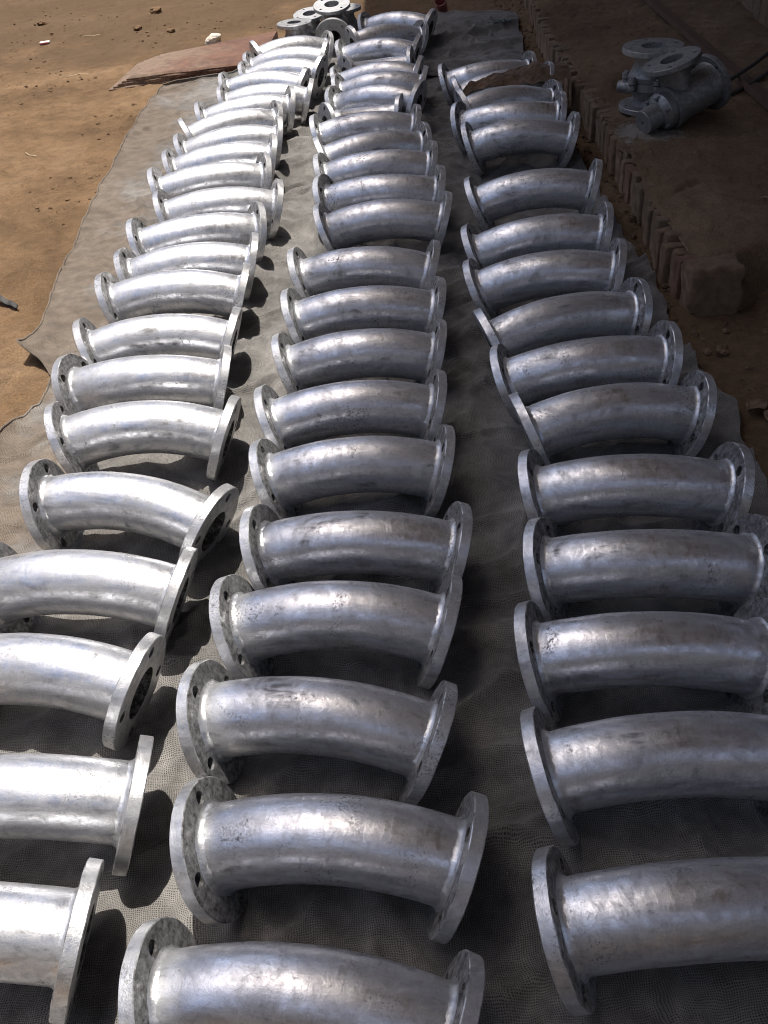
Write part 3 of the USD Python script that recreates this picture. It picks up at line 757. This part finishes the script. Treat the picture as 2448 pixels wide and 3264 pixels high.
def lying_valve(label, loc, axis, k=1.0, up=(0, 0, 1), branch_at=0.20, branch_h=0.20, group=None, lean=(0, 0), mat=None):
    """valve on its side: big end flange at the origin, barrel along +z local, collar, cap, and a flanged branch"""
    t = thing('valve', label, 'valve', group=group)
    ax = np.asarray(axis, float); ax /= np.linalg.norm(ax)
    b = np.asarray(up, float) + np.array([lean[0], lean[1], 0]); b -= ax * (b @ ax); b /= np.linalg.norm(b)
    Rm = np.stack([np.cross(b, ax), b, ax], 1)      # local y = branch direction
    def put(name, m, **kw):
        v, f = man(m) if hasattr(m, 'to_mesh') else m
        obj(name, ((v * k) @ Rm.T + np.asarray(loc), f), mat or CAST_SHADED, t, **kw)
    put('end_flange', ring_flange(0.150, 0.060, 0.028, 4, 0.122, 0.011).translate((0, 0, -0.028)))
    put('body', shell([(0, 0.0), (0.118, 0.0), (0.108, 0.02), (0.108, 0.27), (0, 0.27)], 0.058, 0, 0.20))
    put('collar', lathe([(0.02, 0.2705), (0.117, 0.2705), (0.117, 0.288), (0.02, 0.288)], 48))
    put('bonnet', lathe([(0.02, 0.2885), (0.098, 0.2885), (0.100, 0.33), (0.082, 0.352), (0.068, 0.362), (0.02, 0.362)], 48))
    put('cap', lathe([(0.0, 0.3625), (0.064, 0.3625), (0.064, 0.452), (0.060, 0.456), (0.0, 0.456)], 40) - m3.Manifold.cylinder(0.02, 0.007, 0.007, 12).translate((0, 0, 0.445)))
    for q in range(6):
        a = q * PI / 3 + 0.3
        put('bolt', bolt_mesh(0.012, 0.006).translate((0.087 * math.cos(a), 0.087 * math.sin(a), 0.345)))
    br = shell([(0, 0.05), (0.082, 0.05), (0.078, branch_h - 0.02), (0.088, branch_h), (0, branch_h)], 0.058, 0.11, branch_h)
    put('branch', br.rotate((-90, 0, 0)).translate((0, 0, branch_at)))
    put('flange', ring_flange(0.150, 0.060, 0.026, 4, 0.118, 0.011).translate((0, 0, branch_h + 0.0005)).rotate((-90, 0, 0)).translate((0, 0, branch_at)))
    return t

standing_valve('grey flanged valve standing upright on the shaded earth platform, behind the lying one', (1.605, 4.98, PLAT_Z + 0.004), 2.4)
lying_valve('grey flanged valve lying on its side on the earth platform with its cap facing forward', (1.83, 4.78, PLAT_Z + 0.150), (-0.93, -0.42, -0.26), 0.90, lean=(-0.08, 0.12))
FV = 'grey valves at the far end of the left row'
standing_valve('front left grey valve behind the left row, round flange facing up, in sunlight', (-0.25, 7.66, 0.0), 0.3, 0.87, mat=CAST_SUNLIT)
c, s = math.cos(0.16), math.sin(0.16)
standing_valve('rear left grey valve behind the left row, its top flange tilted and seen edge on', (-0.12, 8.00, 0.0), 1.2, 0.85, tilt=[[c, 0, -s], [0, 1, 0], [s, 0, c]], mat=CAST_SUNLIT)
lying_valve('grey valve lying with its bored flange facing the camera, between left and middle rows', (0.03, 7.66, 0.135), (0.10, 0.95, 0.20), 0.92, up=(0, 0, 1), branch_at=0.16, branch_h=0.16, mat=CAST_SUNLIT)
standing_valve('rearmost grey valve, right of the others, flange facing up beside the middle row', (0.135, 7.99, 0.0), 0.9, 0.87, mat=CAST_SUNLIT)

# hoses behind the lying valve
for k, (pts, lab) in enumerate([
        ([(1.87, 4.90, 0.255), (1.98, 5.02, 0.250), (2.15, 5.19, 0.25), (2.40, 5.44, 0.27), (2.7, 5.7, 0.36), (3.05, 6.0, 0.465)], 'upper dark rubber hose running right from the lying valve'),
        ([(1.89, 4.86, 0.21), (2.01, 4.98, 0.204), (2.15, 5.10, 0.204), (2.35, 5.26, 0.23), (2.7, 5.5, 0.34), (3.05, 5.75, 0.465)], 'lower dark rubber hose running right from the lying valve')]):
    p = np.array(pts); tt = np.linspace(0, 1, len(p))
    from scipy.interpolate import CubicSpline
    pp = CubicSpline(tt, p)(np.linspace(0, 1, 40))
    obj('hose', tube(pp, 0.011, 10), RUBBER, smooth=True, label=lab, cat='hose')

# ------------------------------------------------------------------ rust-brown sacking over the right row
ny, nx = 60, 110
U, V = np.meshgrid(np.linspace(0, 1, nx), np.linspace(0, 1, ny))
cx = 0.68 + 0.66 * U
cy = 5.60 + 0.04 * U - 0.02 * np.sin(U * 5)
wid = 0.06 + 0.10 * (fbm(P3(U * 16, U * 0), 3, 84) - 0.4) + 0.20 * smooth01((U - 0.15) / 0.5) * (1 - 0.35 * smooth01((U - 0.8) / 0.2)) + 0.03 * fbm(P3(U * 7, U * 0), 2, 81)
X = cx + 0.01 * (fbm(P3(U * 9, V * 3), 2, 82) - 0.5)
Y = cy + (V - 0.35) * wid
over = 0.200 + 0.055 * np.exp(-((Y - (5.68 + 0.03 * U)) / 0.10) ** 2) + 0.02 * smooth01((U - 0.5) / 0.5) + 0.03 * np.sin(PI * U)
Z = over + 0.06 * (fbm(P3(U * 7, V * 3.2), 4, 83) - 0.5) - 0.10 * (V - 0.35) ** 2 + 0.025 * np.exp(-((U - 0.93) / 0.06) ** 2) * V
Z = np.where(U < 0.12, Z - (0.12 - U) * 0.7, Z)
obj('sacking_strip', (np.stack([X, Y, Z], -1).reshape(-1, 3), grid_faces(ny, nx)), BURLAP_RUST, smooth=True,
    label='torn rust-brown sacking draped over two bends of the shaded right row', cat='sacking')

# ------------------------------------------------------------------ small litter
def gz(x, y):
    return float(ground_z(np.array([x]), np.array([y]))[0])

def stone(x, y, r, seed, mat, label, name='stone', cat_='stone', z=None, flat=0.6):
    m = trimesh.creation.icosphere(3, 1.0)
    v = np.array(m.vertices)
    v = v * (1 + 0.55 * (fbm(v * 1.4 + seed, 3, seed) - 0.5) * 2)[:, None] * np.array([1.15, 0.9, flat]) * r
    obj(name, (v + [x, y, (gz(x, y) if z is None else z) + r * flat * 0.55], np.array(m.faces)), mat, smooth=40, label=label, cat=cat_)

stone(-0.97, 8.62, 0.060, 3, PAPER, 'crumpled pale wrapper on the earth behind the folded sacking', 'crumpled_wrapper', 'litter', flat=0.7)
stone(-1.62, 10.05, 0.055, 7, CLOD, 'largest dark clod near the top edge, behind the crumpled wrapper', 'clod', 'clod')
stone(-1.40, 9.27, 0.036, 8, CLOD, 'small dark clod just right of and behind the crumpled wrapper', 'clod', 'clod')
stone(-1.73, 9.50, 0.036, 9, CLOD, 'small dark clod just left of and behind the crumpled wrapper', 'clod', 'clod')
stone(-2.76, 10.2, 0.036, 10, CLOD, 'dark clod behind the red and white wrapper at far left', 'clod', 'clod')
wr = thing('wrapper', 'small red and white wrapper on the earth at the far left', 'wrapper', (-2.55, 9.36, gz(-2.55, 9.36) + 0.012), 0.1)
obj('white_side', rounded_box(0.085, 0.045, 0.016, 0.006, 3, 0.004, 2, 40), WHITEM, wr)
obj('red_side', moved(rounded_box(0.075, 0.02, 0.020, 0.006, 3, 0.003, 4, 40), (-0.004, -0.031, -0.003)), REDM, wr)

# dark strip of rubber by the left edge
u = np.linspace(0, 1, 24)
L = np.stack([-1.66 + 0.16 * u, 3.98 - 0.10 * u + 0.02 * np.sin(u * 4)], -1)
wv = np.linspace(-1, 1, 6)
v = []
for k in range(24):
    hw = 0.019 * (1 - 0.35 * u[k])
    for s_ in wv:
        v.append((L[k, 0], L[k, 1] + s_ * hw, gz(L[k, 0], L[k, 1]) + 0.022 + 0.016 * math.exp(-((u[k] - 0.30) / 0.12) ** 2) + 0.004 * s_))
v = np.array(v)
f = grid_faces(24, 6)
obj('rubber_strip', cat((v, f), (v - [0, 0, 0.006], f[:, ::-1])), RUBBER, smooth=40, label='dark curled strip of rubber on the earth left of the burlap', cat='rubber strip')

# red cup and plastic string at the far end
cup = lathe([(0.028, 0.0), (0.040, 0.0), (0.048, 0.11), (0.044, 0.11), (0.036, 0.004), (0.028, 0.004)], 28)
v, f = man(cup)
obj('plastic_cup', moved((v, f), (0.97, 8.66, 0.03), rot_to((-0.25, -0.6, 0.75))), REDM, smooth=40, label='red plastic cup lying behind the rumpled grey cloth', cat='cup')
rs = np.random.RandomState(4)
tt = np.linspace(0, 1, 90)
pts = np.stack([1.22 + 0.17 * tt + 0.02 * np.sin(tt * 40), 7.78 + 0.03 * np.sin(tt * 23) + 0.012 * np.cos(tt * 57), 0.075 + 0.012 * np.abs(np.sin(tt * 31))], -1)
obj('string', tube(pts, 0.005, 6), STRING, smooth=True, label='tangled dark green string on the rumpled grey cloth', cat='string')

# dry leaves and twigs
def leaf(x, y, z, a, L, seed, label):
    n1 = 12
    U, V = np.meshgrid(np.linspace(0, 1, n1), np.linspace(-1, 1, 7))
    hw = 0.38 * L * np.sin(PI * U ** 0.8) ** 0.8
    lx = (U - 0.5) * L; ly = V * hw
    lz = 0.010 + 0.35 * np.abs(ly) * (1 + 0.8 * np.sin(U * 7 + seed)) + 0.015 * (noise(np.stack([U * 4, V * 3, 0 * U + seed], -1), seed))
    c, s = math.cos(a), math.sin(a)
    v = np.stack([x + c * lx - s * ly, y + s * lx + c * ly, z + lz], -1).reshape(-1, 3)
    obj('dry_leaf', (v, grid_faces(7, n1)), LEAFM, smooth=True, label=label, cat='leaf')
leaf(1.235, 2.46, gz(1.235, 2.46), 0.5, 0.085, 1, 'largest curled dry leaf on the earth at the right edge')
leaf(1.26, 2.40, gz(1.26, 2.40), 2.0, 0.070, 2, 'dry leaf touching the largest one, nearer the right edge')
leaf(1.25, 2.83, gz(1.25, 2.83), 0.1, 0.05, 3, 'small dry leaf between the burlap edge and the corner block')
tw = np.array([(1.64, 3.60, 0.215), (1.62, 3.42, 0.28), (1.585, 3.25, 0.25), (1.56, 3.12, 0.18), (1.53, 2.98, 0.13), (1.49, 2.86, 0.09)])
obj('twig', tube(CubicSpline(np.linspace(0, 1, 6), tw)(np.linspace(0, 1, 26)), 0.0028, 6), TWIG, smooth=True, label='thin dry stem leaning at the right edge beside the corner block', cat='twig')
for (x, y, a, L, lab) in ((-2.0, 8.0, 0.2, 0.16, 'pale straw on the earth, just left of the folded sacking tip'), (-2.15, 9.45, 0.1, 0.15, 'pale straw lying beside the red and white wrapper'),
                          (-1.95, 6.1, 2.3, 0.14, 'pale straw on the open earth at left, between sacking and rubber strip')):
    p = np.stack([x + np.cos(a) * np.linspace(-.5, .5, 10) * L, y + np.sin(a) * np.linspace(-.5, .5, 10) * L], -1)
    p3 = np.array([(q[0], q[1], gz(q[0], q[1]) + 0.006 + 0.003 * math.sin(k)) for k, q in enumerate(p)])
    obj('straw', tube(p3, 0.0028, 6), plain('straw_' + str(int(a * 10)), (0.42, 0.33, 0.2), (0.55, 0.45, 0.3)), smooth=True, label=lab, cat='straw')

# loose grains and clods nobody could count
def scatter(name, mat, spots, seed, label, cat_):
    rs = np.random.RandomState(seed)
    ico = trimesh.creation.icosphere(1, 1.0)
    bv, bf = np.array(ico.vertices), np.array(ico.faces)
    V, F, o = [], [], 0
    for (x, y, z, r) in spots:
        k = 1 + 0.5 * (rs.rand(len(bv), 1) - 0.5)
        v = bv * k * np.array([rs.uniform(0.8, 1.3), rs.uniform(0.8, 1.3), rs.uniform(0.5, 0.9)]) * r + [x, y, z + r * 0.3]
        V.append(v); F.append(bf + o); o += len(v)
    obj(name, (np.vstack(V), np.vstack(F)), mat, smooth=False, kind='stuff', label=label, cat=cat_)
rs = np.random.RandomState(12)
spots = []
while len(spots) < 1500:
    y = rs.uniform(2.4, 12.0); x = rs.uniform(-4.0, -0.2)
    if x > mat_l(y) - 0.02 or (7.3 < y < 8.6 and x > -1.75) or (y > 7.4 and x > -0.45):
        continue
    if noise(np.array([x * 1.5, y * 1.5, 0.0]), 91) < 0.45:
        continue
    r = 0.003 + 0.010 * rs.rand() ** 4
    spots.append((x, y, gz(x, y), r))
scatter('loose_clods', CLOD, spots, 1, 'small loose clods scattered over the sunlit earth', 'clods')
spots = []
while len(spots) < 700:
    y = rs.uniform(2.3, 9.0); x = rs.uniform(edge_x(y) - 0.2, edge_x(y) + 0.03) if y > 3.05 else rs.uniform(1.1, 1.65)
    if x < mat_r(y) + 0.01:
        continue
    spots.append((x, y, gz(x, y), 0.004 + 0.014 * rs.rand() ** 3))
scatter('crumbled_earth', SOIL_DARK, spots, 2, 'crumbled earth at the foot of the brick edging', 'rubble')
spots = []
while len(spots) < 260:
    x, y = rs.normal(1.52, 0.10), rs.normal(4.72, 0.22)
    if x < edge_x(y) + 0.02:
        continue
    z = float(plat_z(np.array([x]), np.array([y]))[0])
    spots.append((x, y, z, 0.0015 + 0.004 * rs.rand() ** 4))
scatter('ash_crumbs', ASH, spots, 3, 'pale ash crumbs on the platform edge in front of the valves', 'ash')

# ------------------------------------------------------------------ the open shed whose roof shades the middle and right rows
shed = thing('shed_roof', 'open shed whose corrugated roof shades the middle and right rows', 'shed')
EAVE_Z = 4.8
k_sh = EAVE_Z * math.cos(SUN_EL) / math.sin(SUN_EL)
shx, shy = -math.sin(SUN_AZ) * k_sh, -math.cos(SUN_AZ) * k_sh      # how far the eave's shadow is thrown
def eave_x(y):
    yg = y + shy
    return -0.48 + 0.087 * yg - shx
ny = 40
yy = np.linspace(-2.4, 15, ny)
n_x = 420
rows_t = []
for y in yy:
    x0 = float(eave_x(np.array(y)))
    xr = np.linspace(x0, 6.6, n_x)
    rows_t.append(np.stack([xr, np.full(n_x, y), EAVE_Z + 0.06 * (xr - x0)], 1))
T = np.array(rows_t)
wave = 0.009 * np.sin(T[..., 1] * 2 * PI / 0.9)
T[..., 2] += wave
topv = T.reshape(-1, 3)
f = grid_faces(ny, n_x)
rim = np.concatenate([np.arange(n_x), np.arange(1, ny) * n_x + n_x - 1, (ny - 1) * n_x + np.arange(n_x - 2, -1, -1), np.arange(ny - 2, 0, -1) * n_x])
nr = np.roll(rim, -1); N = ny * n_x
obj('roof_sheet', (np.vstack([topv, topv - [0, 0, 0.004]]), np.vstack([f, f[:, ::-1] + N, np.stack([rim, rim + N, nr + N], 1), np.stack([rim, nr + N, nr], 1)])), ROOFM, shed, smooth=True)
for (x, y) in ((1.45, 14.2), (6.2, 14.2), (6.2, -2.1)):
    obj('post', moved(rounded_box(0.12, 0.12, EAVE_Z, 0.01, 1), (x, y, EAVE_Z / 2 - 0.02)), POSTM, shed)
obj('added_side_wall', moved(rounded_box(0.22, 15, EAVE_Z, 0.01, 1), (6.75, 7.4, EAVE_Z / 2)), WALLM, shed)  # unseen wall, added to darken the right-hand side
rear = thing('added_rear_wall', 'unseen dark wall added behind the viewpoint to darken the pipe reflections', 'wall', (0, -4.5, 0))  # added out of view to darken what the pipe undersides reflect
obj('wall_face', moved(rounded_box(16, 0.24, 5.2, 0.01, 1), (0, 0, 2.55)), WALLM, rear)
obj('coping', moved(rounded_box(16.1, 0.34, 0.08, 0.01, 1), (0, 0, 5.193)), WALLM, rear)

def added_building(label, loc, rz, L, D, H):  # unseen blocks added to cut low sky out of the pipe reflections
    t = thing('sky_blocker', label, 'added_building', loc, rz)
    obj('wall', moved(rounded_box(L, D, H, 0.02, 1), (0, 0, H / 2 - 0.05)), WALLM, t)
    obj('roof', moved(rounded_box(L + 0.8, D + 0.8, 0.16, 0.02, 1), (0, 0, H + 0.035)), ROOFM, t)
    for k in range(int(L // 4)):
        x = -L / 2 + 2 + 4 * k
        w = obj('window', moved(rounded_box(1.3, 0.08, 1.1, 0.01, 1), (x, -D / 2 - 0.02, 2.2)), POSTM, t)
        obj('sill', moved(rounded_box(1.5, 0.18, 0.07, 0.01, 1), (x, -D / 2 - 0.06, 1.6)), ROOFM, w)
added_building('unseen long block added at left to hide low sky from the pipes', (-13.5, 5.0, 0), -PI / 2, 26, 6, 6.0)
added_building('unseen block added beyond the far end to hide low sky from the pipes', (-2.0, 26.0, 0), 0.0, 30, 7, 7.0)
